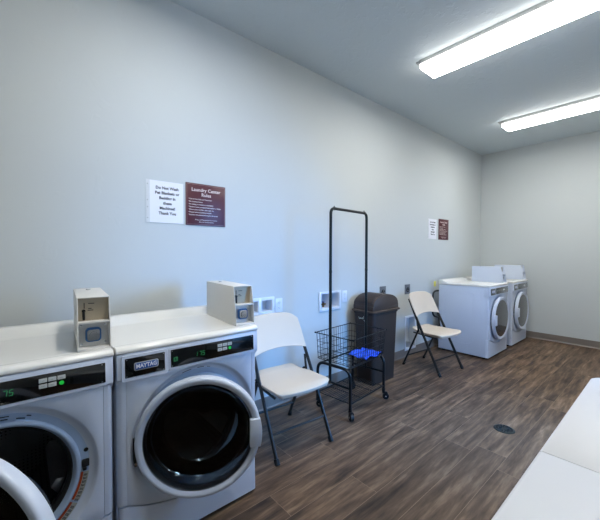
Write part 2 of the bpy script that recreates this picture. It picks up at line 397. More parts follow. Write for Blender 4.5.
# ------------------------------------------------------------------ washers and dryers
FX = .316          # local x of the cabinet front
CZ = .480
def machine(name, label, cat, y0, ox, kind, opened=0, group=None, YC=.010, swing=None):
    T = thing(name, label, cat, (ox, y0+.343, 0), 0, group)
    hy = .340
    # cabinet: an open-fronted shell with rounded front columns, so the door hole is real
    c = B()
    c.box(-.31, FX-.03, -hy, -hy+.012, .022, .89, .003); c.box(-.31, FX-.03, hy-.012, hy, .022, .89, .003)
    c.box(-.31, -.30, -hy+.01, hy-.01, .022, .89); c.box(-.31, FX-.03, -hy+.01, hy-.01, .022, .034)
    for s in (-1, 1):
        col = [(FX-.034, s*hy)] + [(FX-.028+.028*math.sin(a), s*(hy-.022+.022*math.cos(a))) for a in [k*PI/16 for k in range(0, 9)]] + [(FX, s*(hy-.034)), (FX-.034, s*(hy-.034))]
        c.prism(col, 'z', .252, .80)
    if kind == 'dryer':
        # pressed contour lines of the side panel and a blanked port
        for k, (r, ins) in enumerate(((.10, .0), (.085, .035))):
            p = [(a, -hy-.0002, b) for a, b in rrect(-.25+ins, .16-ins*.6, .15, .83-ins, r)]
            c.tube(p, .0022, 6, closed=True)
        p = [(.03+.05*math.cos(a), -hy-.0002, .10+.05*math.sin(a)) for a in [k*2*PI/28 for k in range(28)]]
        c.tube(p, .0018, 6, closed=True)
        c.box(.225, .228, -hy-.0012, -hy+.002, .03, .88)
    else:
        c.box(.225, .228, -hy-.001, -hy+.002, .03, .88)
    c.build('cabinet', 'enamel', T)
    # feet
    for sx in (-.26, .25):
        for sy in (-.29, .29):
            B().cyl((sx, sy, 0), (sx, sy, .024), .022).build('foot', 'black', T)
    # front panel with dished round recess
    pw = hy-.0345; zt = .792
    def zb(y): return .172+.0055+.074*min(1, abs(y)/.31)**2
    N_ = 144; angs = [2*PI*k/N_ for k in range(N_)]
    cor = [math.atan2(z-CZ, y-YC) % (2*PI) for y, z in ((pw, zt), (-pw, zt), (-pw, zb(pw)), (pw, zb(pw)))]
    for a in cor:
        i = min(range(N_), key=lambda k: abs((angs[k]-a+PI) % (2*PI)-PI)); angs[i] = a
    RD = .3045
    def outer(a):
        ca, sa = math.cos(a), math.sin(a); ts = []
        if abs(ca) > 1e-6: ts.append((pw-YC if ca > 0 else pw+YC)/abs(ca))
        if sa > 0: ts.append((zt-CZ)/sa)
        t = min(ts) if ts else 9
        if sa < 0:
            lo, hi = 0, t if ts else .6
            for _ in range(40):
                md = (lo+hi)/2
                if CZ+md*sa > zb(YC+md*ca): lo = md
                else: hi = md
            t = lo
        return YC+t*ca, CZ+t*sa
    O = [outer(a) for a in angs]
    def circ(r, x, dz=0): return [(x, YC+min(r, math.hypot(o[0]-YC, o[1]-CZ)-.0015)*math.cos(a), CZ+dz+min(r, math.hypot(o[0]-YC, o[1]-CZ)-.0015)*math.sin(a)) for a, o in zip(angs, O)]
    hr = .212
    fp = B()
    fp.rings([[(FX-.02, y, z) for y, z in O], [(FX-.001, YC+(y-YC)*.999, z) for y, z in O], [(FX, YC+(y-YC)*.995, CZ+(z-CZ)*.995) for y, z in O], circ(RD, FX), circ(RD-.005, FX-.0025), circ(RD-.012, FX-.012), circ(RD-.02, FX-.020), circ(RD-.032, FX-.024)])
    fp.build('front_panel', 'plastic', T, angle=50)
    dr = B(); dr.lathe([(RD-.030, -.024), (hr+.034, -.027), (hr+.030, -.019), (hr+.022, -.016), (hr+.016, -.02), (hr+.012, -.030), (hr, -.045)], (FX, YC, CZ), 96)
    dish = dr.build('door_surround', 'dish', T, angle=60)
    B().lathe([(hr+.014, -.034), (hr+.004, -.036), (hr-.006, -.05), (hr-.004, -.075), (hr+.012, -.095), (hr+.012, -.034)], (FX, YC, CZ), 96, closed=True).build('gasket', 'gasket', T)
    db = B(); db.lathe([(hr-.004, -.085), (hr+.04, -.10), (hr+.045, -.14), (hr+.045, -.50), (hr+.03, -.53), (.002, -.545)], (FX, YC, CZ), 96)
    drum = db.build('drum', 'drum', T)
    for k in range(3):
        a = PI/2+.5+k*2*PI/3; R_ = hr+.043
        mm = Matrix.Translation((FX, YC, CZ)) @ Matrix.Rotation(a, 4, 'X')
        bf = B(); t_ = bf.prism([(-.045, R_), (.045, R_), (.018, R_-.065), (-.018, R_-.065)], 'x', -.50, -.14, .008, mtx=mm)
        bf.build('baffle', 'steel', drum)
    # kick panel under a curved seam
    kp = []
    for k in range(-20, 21):
        y = k/20*(hy-.006); kp.append((y, min(.245, zb(y)-.0065) if abs(y) < .31 else .245))
    poly = [(-hy+.002, .022)]+[(y, z) for y, z in kp]+[(hy-.002, .022)]
    t = bmesh.new(); va = [t.verts.new((FX-.03, y, z)) for y, z in poly]; vb = [t.verts.new((FX-.0, y, z)) for y, z in poly]
    n = len(poly); t.faces.new(va); t.faces.new(vb[::-1])
    for i in range(n): t.faces.new((va[i], vb[i], vb[(i+1) % n], va[(i+1) % n]))
    bmesh.ops.recalc_face_normals(t, faces=t.faces)
    for s in (-1, 1):
        ed = [e for e in t.edges if all(abs(v.co.x-FX) < 1e-4 and v.co.y*s > hy-.007 for v in e.verts) and abs(e.verts[0].co.z-e.verts[1].co.z) > .05]
        if ed: bmesh.ops.bevel(t, geom=ed, offset=.018, segments=5, affect='EDGES', profile=.5)
    kb = B(); kb.add(t); kb.build('kick_panel', 'plastic', T)
    # console
    cs = B(); cs.prism([(FX-.06, .765), (FX-.012, .765), (FX+.002, .783), (FX+.008, .789), (FX+.004, .893), (FX-.06, .893)], 'y', -hy, hy, .003)
    cons = cs.build('console', 'plastic', T)
    cxf = lambda z: FX+.008-(z-.789)/(.104)*.004
    tilt = Vector((-.004, 0, .104)).normalized()
    XD, YD = (0, 1, 0), tuple(tilt)
    nrm = Vector(XD).cross(tilt)
    def plate(y0_, y1_, z0_, z1_, th, r, mt_, nm, off=0.0, par=cons):
        bb = B(); pts = rrect(y0_, y1_, z0_, z1_, r)
        rr = [[tuple(Vector((cxf(z), y, z))+nrm*(off+th*q)) for y, z in pts] for q in (-.3, .8)]
        rr.append([tuple(Vector((cxf(z), (y-(y0_+y1_)/2)*(1-.0012/(y1_-y0_)*2)+(y0_+y1_)/2, z))+nrm*(off+th)) for y, z in pts])
        bb.rings(rr, True, True); return bb.build(nm, mt_, par)
    def at(y, z, off): return tuple(Vector((cxf(z), y, z))+nrm*off)
    cy = 0
    # brand pod on the left, display strip on the right
    pod = plate(-.325, -.138, .780, .886, .007, .009, 'plastic', 'badge_frame')
    pl = plate(-.312, -.152, .795, .874, .0015, .002, 'black_gloss', 'badge_panel', .007, pod)
    plate(-.278, -.180, .818, .852, .0015, .007, 'silver', 'badge', .0084, pl)
    plate(-.274, -.184, .8215, .8485, .0012, .005, 'badge_blue', 'badge_field', .0098, pl)
    text('lettering', 'MAYTAG', .024, 'paper', at(-.229, .835, .0113), XD, YD, pl, bold=.0007, sx=.86)
    st_ = plate(-.132, .322, .786, .884, .003, .008, 'plastic', 'display_frame')
    sp = plate(-.124, .312, .797, .875, .0015, .003, 'black_gloss', 'display_panel', .003, st_)
    for y, z, pp in ((-.306, .80, pl), (-.306, .869, pl), (-.158, .80, pl), (-.158, .869, pl), (-.119, .802, sp), (-.119, .870, sp), (.300, .802, sp), (.300, .870, sp)):
        p = Vector(at(y, z, .0045 if pp is sp else .0085)); B().cyl(p, p+nrm*.0012, .0028, 10).build('screw', 'chrome', pp)
    if kind != 'dryer':
        # green seven segment read-out
        sg = B(); ux, uz = .0095, .0095
        segs = {'1': 'bc', '7': 'abc', '5': 'afgcd'}
        def seg(o, k):
            q = {'a': ((0, 2), (1, 2)), 'b': ((1, 1), (1, 2)), 'c': ((1, 0), (1, 1)), 'd': ((0, 0), (1, 0)), 'e': ((0, 0), (0, 1)), 'f': ((0, 1), (0, 2)), 'g': ((0, 1), (1, 1))}[k]
            P_ = []
            for a, b in q: P_.append(at(o+a*ux+b*.0012, .8245+b*uz, .0052))
            sg.cyl(P_[0], P_[1], .0009, 6)
        for o, dgt in zip((-.012, .008, .024), '175'):
            for k in segs[dgt]: seg(o, k)
        sg.build('read_out', 'digit', sp)
        ic = B()
        for a, b, c_, d_ in ((-.112, -.094, .838, .8395), (-.112, -.094, .822, .8235), (-.112, -.1105, .822, .8395), (-.0955, -.094, .822, .8395), (-.108, -.1065, .826, .836), (-.101, -.0995, .826, .836)):
            ic.rings([[at(y, z, o) for y, z in ((a, c_), (b, c_), (b, d_), (a, d_))] for o in (.0042, .005)], True, True)
        ic.build('symbol', 'digit', sp)
        for k, (y, z) in enumerate(((.104, .853), (.131, .853), (.158, .853), (.104, .833), (.131, .833))):
            b_ = plate(y, y+.024, z-.0075, z+.0075, .0012, .0015, 'key', 'button', .0043, sp)
            text('button_print', '----', .007, 'ink', at(y+.012, z, .0058), XD, YD, b_)
        p = Vector(at(.170, .8325, .0043)); B().cyl(p, p+nrm*.002, .0075, 20).build('start_button', 'green', sp)
    else:
        for k in range(3):
            plate(-.10+k*.06, -.06+k*.06, .829, .845, .001, .002, 'dim', 'button', .0043, sp)
        plate(.12, .19, .829, .848, .001, .002, 'key', 'button', .0043, sp)
    # lid: overhanging top with raised rear lip
    lid = B()
    lid.prism([(-.315, .894), (FX+.004, .894), (FX+.007, .899), (FX+.006, .910), (FX-.006, .920), (FX-.03, .9215), (FX-.055, .9165), (-.165, .9165), (-.185, .919), (-.255, .948), (-.275, .953), (-.312, .953), (-.318, .945)], 'y', -.343, .343, .004, 3)
    lid.build('lid', 'lidm', T, angle=40)
    # door
    hside = -1 if kind != 'dryer' else 1
    # the door turns about its hinge, so an open or ajar door stands as a real one
    R0, RG = .267, .235
    if opened: R0, RG = .292, .252
    if kind == 'dryer': R0, RG = .272, .232
    if swing:
        ang_, hx_, hy2, dz_ = swing
        Rm = Matrix.Translation((hx_, hy2, dz_)) @ Matrix.Rotation(-ang_, 4, 'Z') @ Matrix.Translation((-FX-.004, R0-YC, 0))
    else: Rm = Matrix.Identity(4)
    ring = B()
    dsc = .62
    ring.lathe([(r_, d_*dsc) for r_, d_ in [(R0-.012, .001), (R0-.003, .004), (R0, .010), (R0-.001, .050), (R0-.003, .060), (R0-.008, .066), (R0-.014, .067), (R0-.020, .065), (RG+.006, .054), (RG+.001, .051), (RG-.002, .046), (RG-.002, .02), (RG-.01, .002)]], (FX, YC, CZ), 110, closed=True, mtx=Rm)
    ring = ring.build('door', 'plastic', T, angle=45)
    gl = B()
    if kind == 'dryer':
        gl.lathe([(.0005, .040), (RG*.6, .039), (RG+.001, .034), (RG, .027), (.0005, .030)], (FX, YC, CZ), 96, mtx=Rm); gl.build('door_glass', 'grey_glass', ring)
    else:
        gl.lathe([(.0005, .036), (RG*.5, .0355), (RG*.85, .034), (RG+.001, .032), (RG+.001, .028), (.0005, .030)], (FX, YC, CZ), 96, mtx=Rm); gl.build('door_glass', 'smoke', ring)
        bw = B(); bw.lathe([(RG-.012, .01), (RG-.03, .0), (.195, -.02), (.188, -.075), (.17, -.10), (.10, -.118), (.0005, -.122), (.0005, -.115), (.10, -.111), (.165, -.094), (.181, -.072), (.188, -.018), (RG-.035, .006), (RG-.012, .016)], (FX, YC, CZ), 96, mtx=Rm)
        bw.build('door_bowl', 'bowl', ring)
    # handle on the free side, hinge on the other
    hs = -hside
    hb = B(); pts = []
    for a in [math.radians(v) for v in (-13.5, -9, -4.5, 0, 4.5, 9, 13.5)]: pts.append(((R0+.002)*math.cos(a), (R0+.002)*math.sin(a)))
    ph = [(YC+p[0]*hs, CZ+p[1]) for p in pts]+[(YC+hs*(RG-.020), CZ+.062), (YC+hs*(RG-.020), CZ-.062)]
    hb.prism(ph, 'x', FX+.03, FX+.056, .003, 2, mtx=Rm); hb.build('handle', 'plastic', ring)
    hg = B(); hq = .282 if kind != 'dryer' else .288; hg.box(FX-.024, FX+.006, YC+hside*hq-.005, YC+hside*hq+.005, CZ-.075, CZ+.04, .002)
    hg.build('hinge', 'black', T)
    for z in (CZ-.062, CZ+.028): B().cyl((FX+.005, YC+hside*hq, z), (FX+.010, YC+hside*hq, z), .0055, 10).build('hinge_screw', 'chrome', T)
    if opened:
        B().box(FX-.03, FX-.015, .248+YC, .272+YC, CZ-.010, CZ+.018, .003).box(FX-.03, FX-.010, .250+YC, .262+YC, CZ-.020, CZ-.008, .002).build('latch', 'black', T)
        B().cyl((FX-.024, .262+YC, CZ+.055), (FX-.0225, .262+YC, CZ+.055), .008).build('port', 'black', T)
        c3 = (0, YC, CZ)
        for a0, a1 in ((-.52, -.12), (-.97, -.56)):
            B().sector(c3, .254, .273, a0, a1, FX-.0268, FX-.0228).build('warning_label', 'label_grey', T)
            B().sector(c3, .246, .254, a0, a1, FX-.0272, FX-.0226).build('warning_label_stripe', 'orange', T)
        tx = B()
        for k in range(16):
            a = -.15-k*.05
            if -.56 < a < -.50: continue
            for j in range(3):
                r = .257+j*.0045; tx.sector(c3, r, r+.0025, a-.035, a, FX-.0229, FX-.0224, 2)
        tx.build('warning_label_print', 'ink', T)
        for (a, r0_, ln) in ((1.52, .252, .16), (1.50, .262, .14), (1.22, .262, .05), (1.30, .252, .10)):
            B().sector(c3, r0_, r0_+.003, a-ln*.5, a+ln*.5, FX-.026, FX-.0228, 6).build('bulkhead_print', 'ink', T)
    elif kind != 'dryer':
        for (a, ln) in ((1.75, .16), (1.5, .12), (1.35, .06)): B().sector((0, YC, CZ), .276, .279, a-ln*.5, a+ln*.5, FX-.027, FX-.0215, 6).build('bulkhead_print', 'ink', T)
    return T

machine('washing_machine', 'white front load washing machine with its round door swung open, beside the left frame edge', 'washing machine', -.396, .44, 'washer', True, group='front load washers', YC=-.014, swing=(.803, .32, -.267, 0))
machine('washing_machine', 'white front load washing machine, black round door barely ajar, beside the nearer folding chair', 'washing machine', .2975, .44, 'washer', False, group='front load washers', swing=(.47, .306, -.268, .022))
dr1 = machine('clothes_dryer', 'white front load dryer with its whole side panel showing, next to the farther folding chair', 'clothes dryer', 4.349, .423, 'dryer', False, group='front load dryers', YC=.018)
dr2 = copy_tree(dr1); dr2.location = (.423, 5.215+.343, 0)
cd_ = B(); cd_.tube([(p[0]-.423, p[1]-4.692, p[2]) for p in [(.14, 4.42, .80), (.06, 4.31, .80), (.07, 4.265, .70), (.075, 4.26, .58), (.065, 4.28, .46), (.12, 4.40, .42)]], .012, 10, fillet=.06)
cd_.build('power_cord', 'hose', dr1)
dr2['label'] = 'white front load dryer farthest away, standing closest to the far wall'

# ------------------------------------------------------------------ coin boxes
def coin_box(label, yc, x0, ln=.45, rz=0., wd=.112, paint='boxpaint', group='coin boxes on the machines'):
    t = thing('coin_box', label, 'coin box', (x0, yc, .917), math.radians(rz), group)
    h = .213; xf = ln; xs = ln-.012; xt = ln-.034; zs = .111
    side = [(0, 0), (xf, 0), (xs, zs), (xt, h), (0, h)]
    b = B(); q = wd/2
    b.prism(side, 'y', -q, -q+.004, .0012); b.prism(side, 'y', q-.004, q, .0012)
    b.prism([(0, h-.004), (xt, h-.004), (xt, h), (0, h)], 'y', -q+.003, q-.003, .0008)
    b.box(0, .004, -q+.003, q-.003, 0, h-.003)
    b.box(.003, xf-.001, -q+.003, q-.003, 0, .010, .001)
    b.box(xs-.075, xs-.001, -q+.003, q-.003, zs-.004, zs+.004, .001)
    b.build('housing', paint, t)
    B().box(xt-.022, xt-.018, -q+.004, q-.004, zs+.004, h-.004).build('coin_plate', 'beige_plate', t)
    sl = B(); sl.box(xt-.018, xt-.0165, -.0335, -.0305, zs+.055, zs+.078); sl.build('coin_slot', 'slot', t)
    sl = B(); sl.cyl((xt-.018, -.034, zs+.046), (xt-.008, -.034, zs+.046), .0065, 14); sl.box(xt-.018, xt-.007, -.038, -.029, zs+.008, zs+.046, .002); sl.build('coin_return_lever', 'wire', t)
    tx = B()
    for (y, z, l) in ((-.018, .073, .022), (-.018, .052, .012), (-.020, .045, .020)): tx.box(xt-.018, xt-.0176, y, y+l, zs+z, zs+z+.003)
    tx.build('coin_plate_print', 'ink', t)
    p2 = B().box(xs-.032, xs-.027, -q+.004, q-.004, .010, zs-.004).build('lock_plate', 'steel', t)
    rr = lambda y0_, y1_, z0_, z1_, r, xs_: [[(x, a, c) for a, c in rrect(y0_, y1_, z0_, z1_, r)] for x in xs_]
    lk = B(); lk.rings(rr(-.030, .026, .030, .088, .014, (xs-.027, xs-.016)), True, True); lk.build('lock_surround', 'lock_blue', p2)
    lk = B(); lk.rings(rr(-.024, .020, .036, .081, .010, (xs-.016, xs-.010)), True, True); lk.build('lock_collar', 'chrome', p2)
    lk = B(); lk.cyl((xs-.010, -.002, .058), (xs-.004, -.002, .058), .014, 18); lk.build('lock', 'chrome', p2)
    for (y, z) in ((-.044, .097), (.040, .097), (-.044, .022), (.040, .022)): B().cyl((xs-.027, y, z), (xs-.024, y, z), .0045, 10).build('screw', 'chrome', p2)
    kc = B(); kc.cyl((.09, 0, h-.001), (.09, 0, h+.005), .010, 16); kc.build('top_lock', 'steel', t)
    return t
coin_box('pale grey coin box standing on the washer with the open door', .268, .262, .447, -4.6, .116)
coin_box('pale grey coin box on the nearly closed washer, behind the nearer chair backrest', .979, .262, .447, -5.0, .112)
coin_box('pale coin box on the dryer that has its side panel in view', 4.972, .318, .405, 0, .115, 'plastic')
coin_box('pale coin box on the farthest dryer, against the far wall', 5.838, .318, .405, 0, .115, 'plastic')

# ------------------------------------------------------------------ folding chairs
def folding_chair(label, loc, rz):
    t = thing('folding_chair', label, 'chair', loc, rz, 'folding chairs along the wall')
    HW = .222
    def fx(z): return .24-.41*z/.80
    # front tubes run from the floor to the top of the back
    for s in (-1, 1):
        b = B(); b.tube([(fx(.01), s*HW, .012), (fx(.45), s*HW, .45), (fx(.62)-.002, s*(HW-.004), .62), (fx(.80)+.004, s*(HW-.016), .785)], .012, 10, flat=(.010, .0155)); b.build('front_leg', 'chair_frame', t)
        b = B(); b.tube([(-.24, s*(HW-.022), .012), (-.06, s*(HW-.022), .41), (-.045, s*(HW-.022), .445)], .011, 10, flat=(.0095, .0145)); b.build('rear_leg', 'chair_frame', t)
        b = B(); b.box(-.012, .012, -.0025, .0025, 0, .115, .002, mtx=Matrix.Translation((-.035, s*(HW-.012), .43)) @ Matrix.Rotation(-.16, 4, 'Y')); b.cyl((-.047, s*(HW-.03), .44), (-.047, s*(HW+.0), .44), .006, 10); b.build('hinge_link', 'chair_frame', t)
        B().cyl((fx(0)+.002, s*HW, 0), (fx(.03), s*HW, .032), .0170, 12).build('foot_cap', 'black', t); B().cyl((-.243, s*(HW-.022), 0), (-.229, s*(HW-.022), .03), .0160, 12).build('foot_cap', 'black', t)
    b = B(); b.tube([(fx(.15), -HW, .15), (fx(.15), HW, .15)], .008, 10); b.build('front_stretcher', 'chair_frame', t)
    b = B(); b.tube([(-.187, -HW+.02, .124), (-.187, HW-.02, .124)], .008, 10); b.build('rear_stretcher', 'chair_frame', t)
    # seat support rails
    for s in (-1, 1): B().tube([(-.10, s*(HW-.012), .412), (.19, s*(HW-.012), .396)], .008, 8).build('seat_rail', 'chair_frame', t)
    B().tube([(.02, -HW, .398), (.02, HW, .398)], .007, 8).build('seat_cross_bar', 'chair_frame', t)
    # seat: moulded pad, narrower waist at the back, drooping rounded front
    nu, nv = 26, 22
    def half(u):  # u 0 back .. 1 front
        w_ = .168+.052*min(1, (u/.38))**1.4 if u < .38 else .22
        if u > .86: w_ = .22*math.sqrt(max(0, 1-((u-.86)/.14)**2*.28))
        if u < .05: w_ *= .93+.07*u/.05
        return w_
    def top(u, v):
        x = -.160+.43*u
        z = .441+.010*(2*u-1)**2 - .010*(1-v*v)*math.sin(PI*min(1, u*1.1)) 
        if u > .8: z -= .022*((u-.8)/.2)**2
        if u < .15: z += .008*(1-u/.15)
        z -= .006*abs(v)**6
        if u > .86: x -= .028*abs(v)**2.5*((u-.86)/.14)
        return x, v*half(u), z
    bm = bmesh.new(); T_, U_ = [], []
    for i in range(nu+1):
        T_.append([]); U_.append([])
        for j in range(nv+1):
            u, v = i/nu, 2*j/nv-1; x, y, z = top(u, v); T_[-1].append(bm.verts.new((x, y, z)))
            k = .94; e_ = min(1, min(u, 1-u)*12, (1-abs(v))*8)
            U_[-1].append(bm.verts.new((-.160+.43*.5+(x+.160-.215)*.975, y*.965, z-.022-.024*e_)))
    for i in range(nu):
        for j in range(nv):
            bm.faces.new((T_[i][j], T_[i+1][j], T_[i+1][j+1], T_[i][j+1])); bm.faces.new((U_[i][j+1], U_[i+1][j+1], U_[i+1][j], U_[i][j]))
    for i in range(nu):
        bm.faces.new((T_[i+1][0], T_[i][0], U_[i][0], U_[i+1][0])); bm.faces.new((T_[i][nv], T_[i+1][nv], U_[i+1][nv], U_[i][nv]))
    for j in range(nv):
        bm.faces.new((T_[0][j], T_[0][j+1], U_[0][j+1], U_[0][j])); bm.faces.new((T_[nu][j+1], T_[nu][j], U_[nu][j], U_[nu][j+1]))
    bmesh.ops.recalc_face_normals(bm, faces=bm.faces)
    sb = B(); sb.add(bm); so = sb.build('seat', 'chair_plastic', t, angle=60)
    md = so.modifiers.new('round', 'BEVEL'); md.width = .006; md.segments = 3; md.limit_method = 'ANGLE'; md.angle_limit = .6
    # backrest: curved panel with arched top and arched lower edge
    nu, nv = 18, 24; bm = bmesh.new(); F, R = [], []
    for i in range(nu+1):
        F.append([]); R.append([])
        for j in range(nv+1):
            v = 2*j/nv-1
            w_ = .223
            zt_ = .852-.016*v*v-.034*max(0, (abs(v)-.66)/.34)**2.2; zl = .597+.022*(1-v*v)
            z = zl+(zt_-zl)*i/nu
            q = (z-.6)/.23
            wy = w_*(1-.05*max(0, q)**3); y = v*wy
            x = fx(z)+.008-.026*(1-v*v)+.002
            F[-1].append(bm.verts.new((x+.009, y, z))); R[-1].append(bm.verts.new((x-.009, y, z)))
    for i in range(nu):
        for j in range(nv):
            bm.faces.new((F[i][j], F[i][j+1], F[i+1][j+1], F[i+1][j])); bm.faces.new((R[i+1][j], R[i+1][j+1], R[i][j+1], R[i][j]))
    for i in range(nu):
        bm.faces.new((F[i][0], F[i+1][0], R[i+1][0], R[i][0])); bm.faces.new((F[i+1][nv], F[i][nv], R[i][nv], R[i+1][nv]))
    for j in range(nv):
        bm.faces.new((F[0][j+1], F[0][j], R[0][j], R[0][j+1])); bm.faces.new((F[nu][j], F[nu][j+1], R[nu][j+1], R[nu][j]))
    bmesh.ops.recalc_face_normals(bm, faces=bm.faces)
    sb = B(); sb.add(bm); bo = sb.build('backrest', 'chair_plastic', t, angle=60)
    md = bo.modifiers.new('round', 'BEVEL'); md.width = .005; md.segments = 3; md.limit_method = 'ANGLE'; md.angle_limit = .6
    return t
ch = folding_chair('almond plastic folding chair with dark tube legs, the nearer one, beside the nearly closed washer', (.43, 1.44, 0), math.radians(-4.4))
c2 = copy_tree(ch); c2.location = (.402, 3.617, 0); c2.rotation_euler = (0, 0, math.radians(-5.4))
c2['label'] = 'almond plastic folding chair, the farther one, between the brown bin and the dryers'

# ------------------------------------------------------------------ slim bin
bt = thing('trash_bin', 'tall slim dark brown plastic bin with a domed swing lid, behind the wire cart', 'trash bin', (.185, 2.83, 0))
def rring(x0, x1, y0, y1, r, z): return [(a, b, z) for a, b in rrect(x0, x1, y0, y1, r)]
b = B(); b.rings([rring(-.095, .115, -.195, .185, .035, .0), rring(-.098, .118, -.199, .189, .04, .006), rring(-.118, .136, -.218, .208, .04, .70), rring(-.124, .142, -.226, .216, .04, .705), rring(-.124, .142, -.226, .216, .04, .735)], True, True)
b.build('bin_body', 'bin', bt)
# lid rim and dome
lid = B(); lid.rings([rring(-.130, .152, -.240, .228, .035, .722), rring(-.134, .157, -.245, .233, .035, .728), rring(-.134, .157, -.245, .233, .035, .738), rring(-.126, .148, -.236, .224, .035, .744)], True, True)
lr = lid.build('lid', 'binlid', bt)
dome = []
y0, y1 = -.222, .210
prof = [(y0, .742), (y0, .785)]
for k in range(0, 17):
    a = PI-PI*k/16; cyy = (y0+y1)/2; prof.append((cyy+(y1-y0)/2*.985*math.cos(a)*1.0, .785+.112*math.sin(a)**.85 if 0 < k < 16 else .786))
prof += [(y1, .785), (y1, .742)]
dm = B(); dm.prism(prof, 'x', -.115, .137, .006, 2); dm.build('lid_dome', 'binlid', lr)
fl = []
for k in range(1, 8):
    a = PI-PI*k/16; fl.append(((y0+y1)/2+(y1-y0)/2*math.cos(a), .789+.112*math.sin(a)**.85))
fb = B(); out_ = [(p[0]-.003, p[1]+.001) for p in fl]; inn_ = [(p[0]+.006, p[1]-.006) for p in fl][::-1]
fb.prism(out_+inn_, 'x', -.095, .117, .002); fb.build('swing_flap', 'bin', lr)
lg = B()
Z = lambda y, z: (y, -.2215+(.70-z)*.024, z)
sq = [(-.045, .672), (-.040, .652), (-.032, .650), (-.028, .668), (-.022, .650), (-.014, .665), (-.006, .650), (.002, .668), (.010, .650), (.016, .684)]
lg.tube([Z(*p) for p in sq], .0022, 6, fillet=.006)
lg.tube([Z(*p) for p in [(.018, .640), (.030, .645), (.028, .628), (.042, .636)]], .002, 6, fillet=.005)
lg.build('printed_mark', 'white_print', bt)

# ------------------------------------------------------------------ wire laundry cart with hanging rack
ct = thing('laundry_cart', 'black wire laundry cart on casters with a tall hanging rail, in front of the bin', 'laundry cart', (.390, 2.208, 0), math.radians(5.6))
hx, hy_ = .168, .260; ZT = .390
R_ = .0125
for s in (-1, 1):
    b = B(); b.tube([(-hx, s*hy_, .085), (-hx, s*hy_, ZT), (hx, s*hy_, ZT), (hx, s*hy_, .085)], R_, 12, fillet=.075); b.build('end_frame', 'wire', ct)
    b = B(); b.tube([(-hx, s*hy_, .245), (hx, s*hy_, .245)], .009, 10); b.build('cross_bar', 'wire', ct)
for s in (-1, 1):
    b = B(); b.tube([(s*(hx-.035), -hy_, ZT-.004), (s*(hx-.035), hy_, ZT-.004)], .008, 8); b.build('side_rail', 'wire', ct)
    b = B(); b.tube([(s*hx, -hy_, .122), (s*hx, hy_, .122)], .007, 8); b.build('lower_rail', 'wire', ct)
b = B()
for k in range(15): x = -hx+.012+k*(2*hx-.024)/14; b.tube([(x, -hy_, .125), (x, hy_, .125)], .0022, 6)
for y in (-hy_+.01, -.09, .09, hy_-.01): b.tube([(-hx, y, .120), (hx, y, .120)], .003, 6)
b.build('wire_shelf', 'wire', ct)
for sx in (-1, 1):
    for sy in (-1, 1):
        x, y = sx*hx, sy*hy_; a = {(-1, -1): .4, (-1, 1): -.6, (1, -1): -.5, (1, 1): .7}[(sx, sy)]
        dx, dy = math.cos(a)*.018, math.sin(a)*.018
        cb = B(); cb.cyl((x, y, .06), (x, y, .10), .014, 12); cb.box(-.014, .030, -.015, .015, .058, .068, .003, mtx=Matrix.Translation((x, y, 0)) @ Matrix.Rotation(a, 4, 'Z'))
        for q in (-.0135, .0135): cb.box(.002, .034, q-.0015, q+.0015, .018, .064, .001, mtx=Matrix.Translation((x, y, 0)) @ Matrix.Rotation(a, 4, 'Z'))
        co = cb.build('caster', 'wire', ct)
        wb = B(); n = Vector((-math.sin(a), math.cos(a), 0)); c0 = Vector((x+dx, y+dy, .0285)); wb.cyl(c0-n*.011, c0+n*.011, .0284, 20); wb.build('wheel', 'black', co)
        wb = B(); wb.cyl(c0-n*.0155, c0+n*.0155, .006, 10); wb.build('axle', 'steel', co)
# basket (tapered wire box)
bk = B(); zb0, zb1 = ZT+.018, .628
def rect_at(z):
    q = (z-zb0)/(zb1-zb0); return (-.198-.008*q, .168+.016*q, -.238-.012*q, .258+.012*q)
def loop(z, r):
    x0, x1, ya, yb = rect_at(z); bk.tube([(x0, ya, z), (x1, ya, z), (x1, yb, z), (x0, yb, z)], r, 6, closed=True, fillet=.025)
loop(zb1, .0042); loop(zb0, .003); loop(zb0+.05, .0018); loop(zb0+.10, .0018); loop(zb0+.15, .0018)
a0 = rect_at(zb0); a1 = rect_at(zb1)
for k in range(11):
    f = (k+.5)/11
    for j in (2, 3): bk.tube([(a0[0]+(a0[1]-a0[0])*f, a0[j], zb0), (a1[0]+(a1[1]-a1[0])*f, a1[j], zb1)], .0017, 5)
for k in range(15):
    f = (k+.5)/15
    for j in (0, 1): bk.tube([(a0[j], a0[2]+(a0[3]-a0[2])*f, zb0), (a1[j], a1[2]+(a1[3]-a1[2])*f, zb1)], .0017, 5)
for k in range(9): x = a0[0]+(a0[1]-a0[0])*(k+.5)/9; bk.tube([(x, a0[2], zb0), (x, a0[3], zb0)], .0017, 5)
for k in range(7): y = a0[2]+(a0[3]-a0[2])*(k+.5)/7; bk.tube([(a0[0], y, zb0-.002), (a0[1], y, zb0-.002)], .0017, 5)
for j in (0, 1):
    for k in (2, 3): bk.sphere((a1[j], a1[k], zb1), .008)
bk.build('basket', 'wire', ct)
b = B(); b.tube([(-.035, -hy_, .235), (-.035, -hy_, 1.682), (-.022, hy_, 1.682), (-.022, hy_, .235)], .0125, 12, fillet=.05); hr_ = b.build('hanging_rail', 'rack', ct)
for s in (-1, 1):
    xx = -.0285+s*.0065
    B().cyl((xx, s*(hy_-.045), 1.682), (xx, s*(hy_-.045), 1.704), .004, 8).cyl((xx, s*(hy_-.05), 1.682), (xx, s*(hy_-.038), 1.682), .0145, 12).build('rail_bolt', 'rack', hr_)
    B().cyl((xx, s*hy_, 1.15), (xx, s*hy_, 1.17), .0138, 12).build('rail_joint', 'rack', hr_)

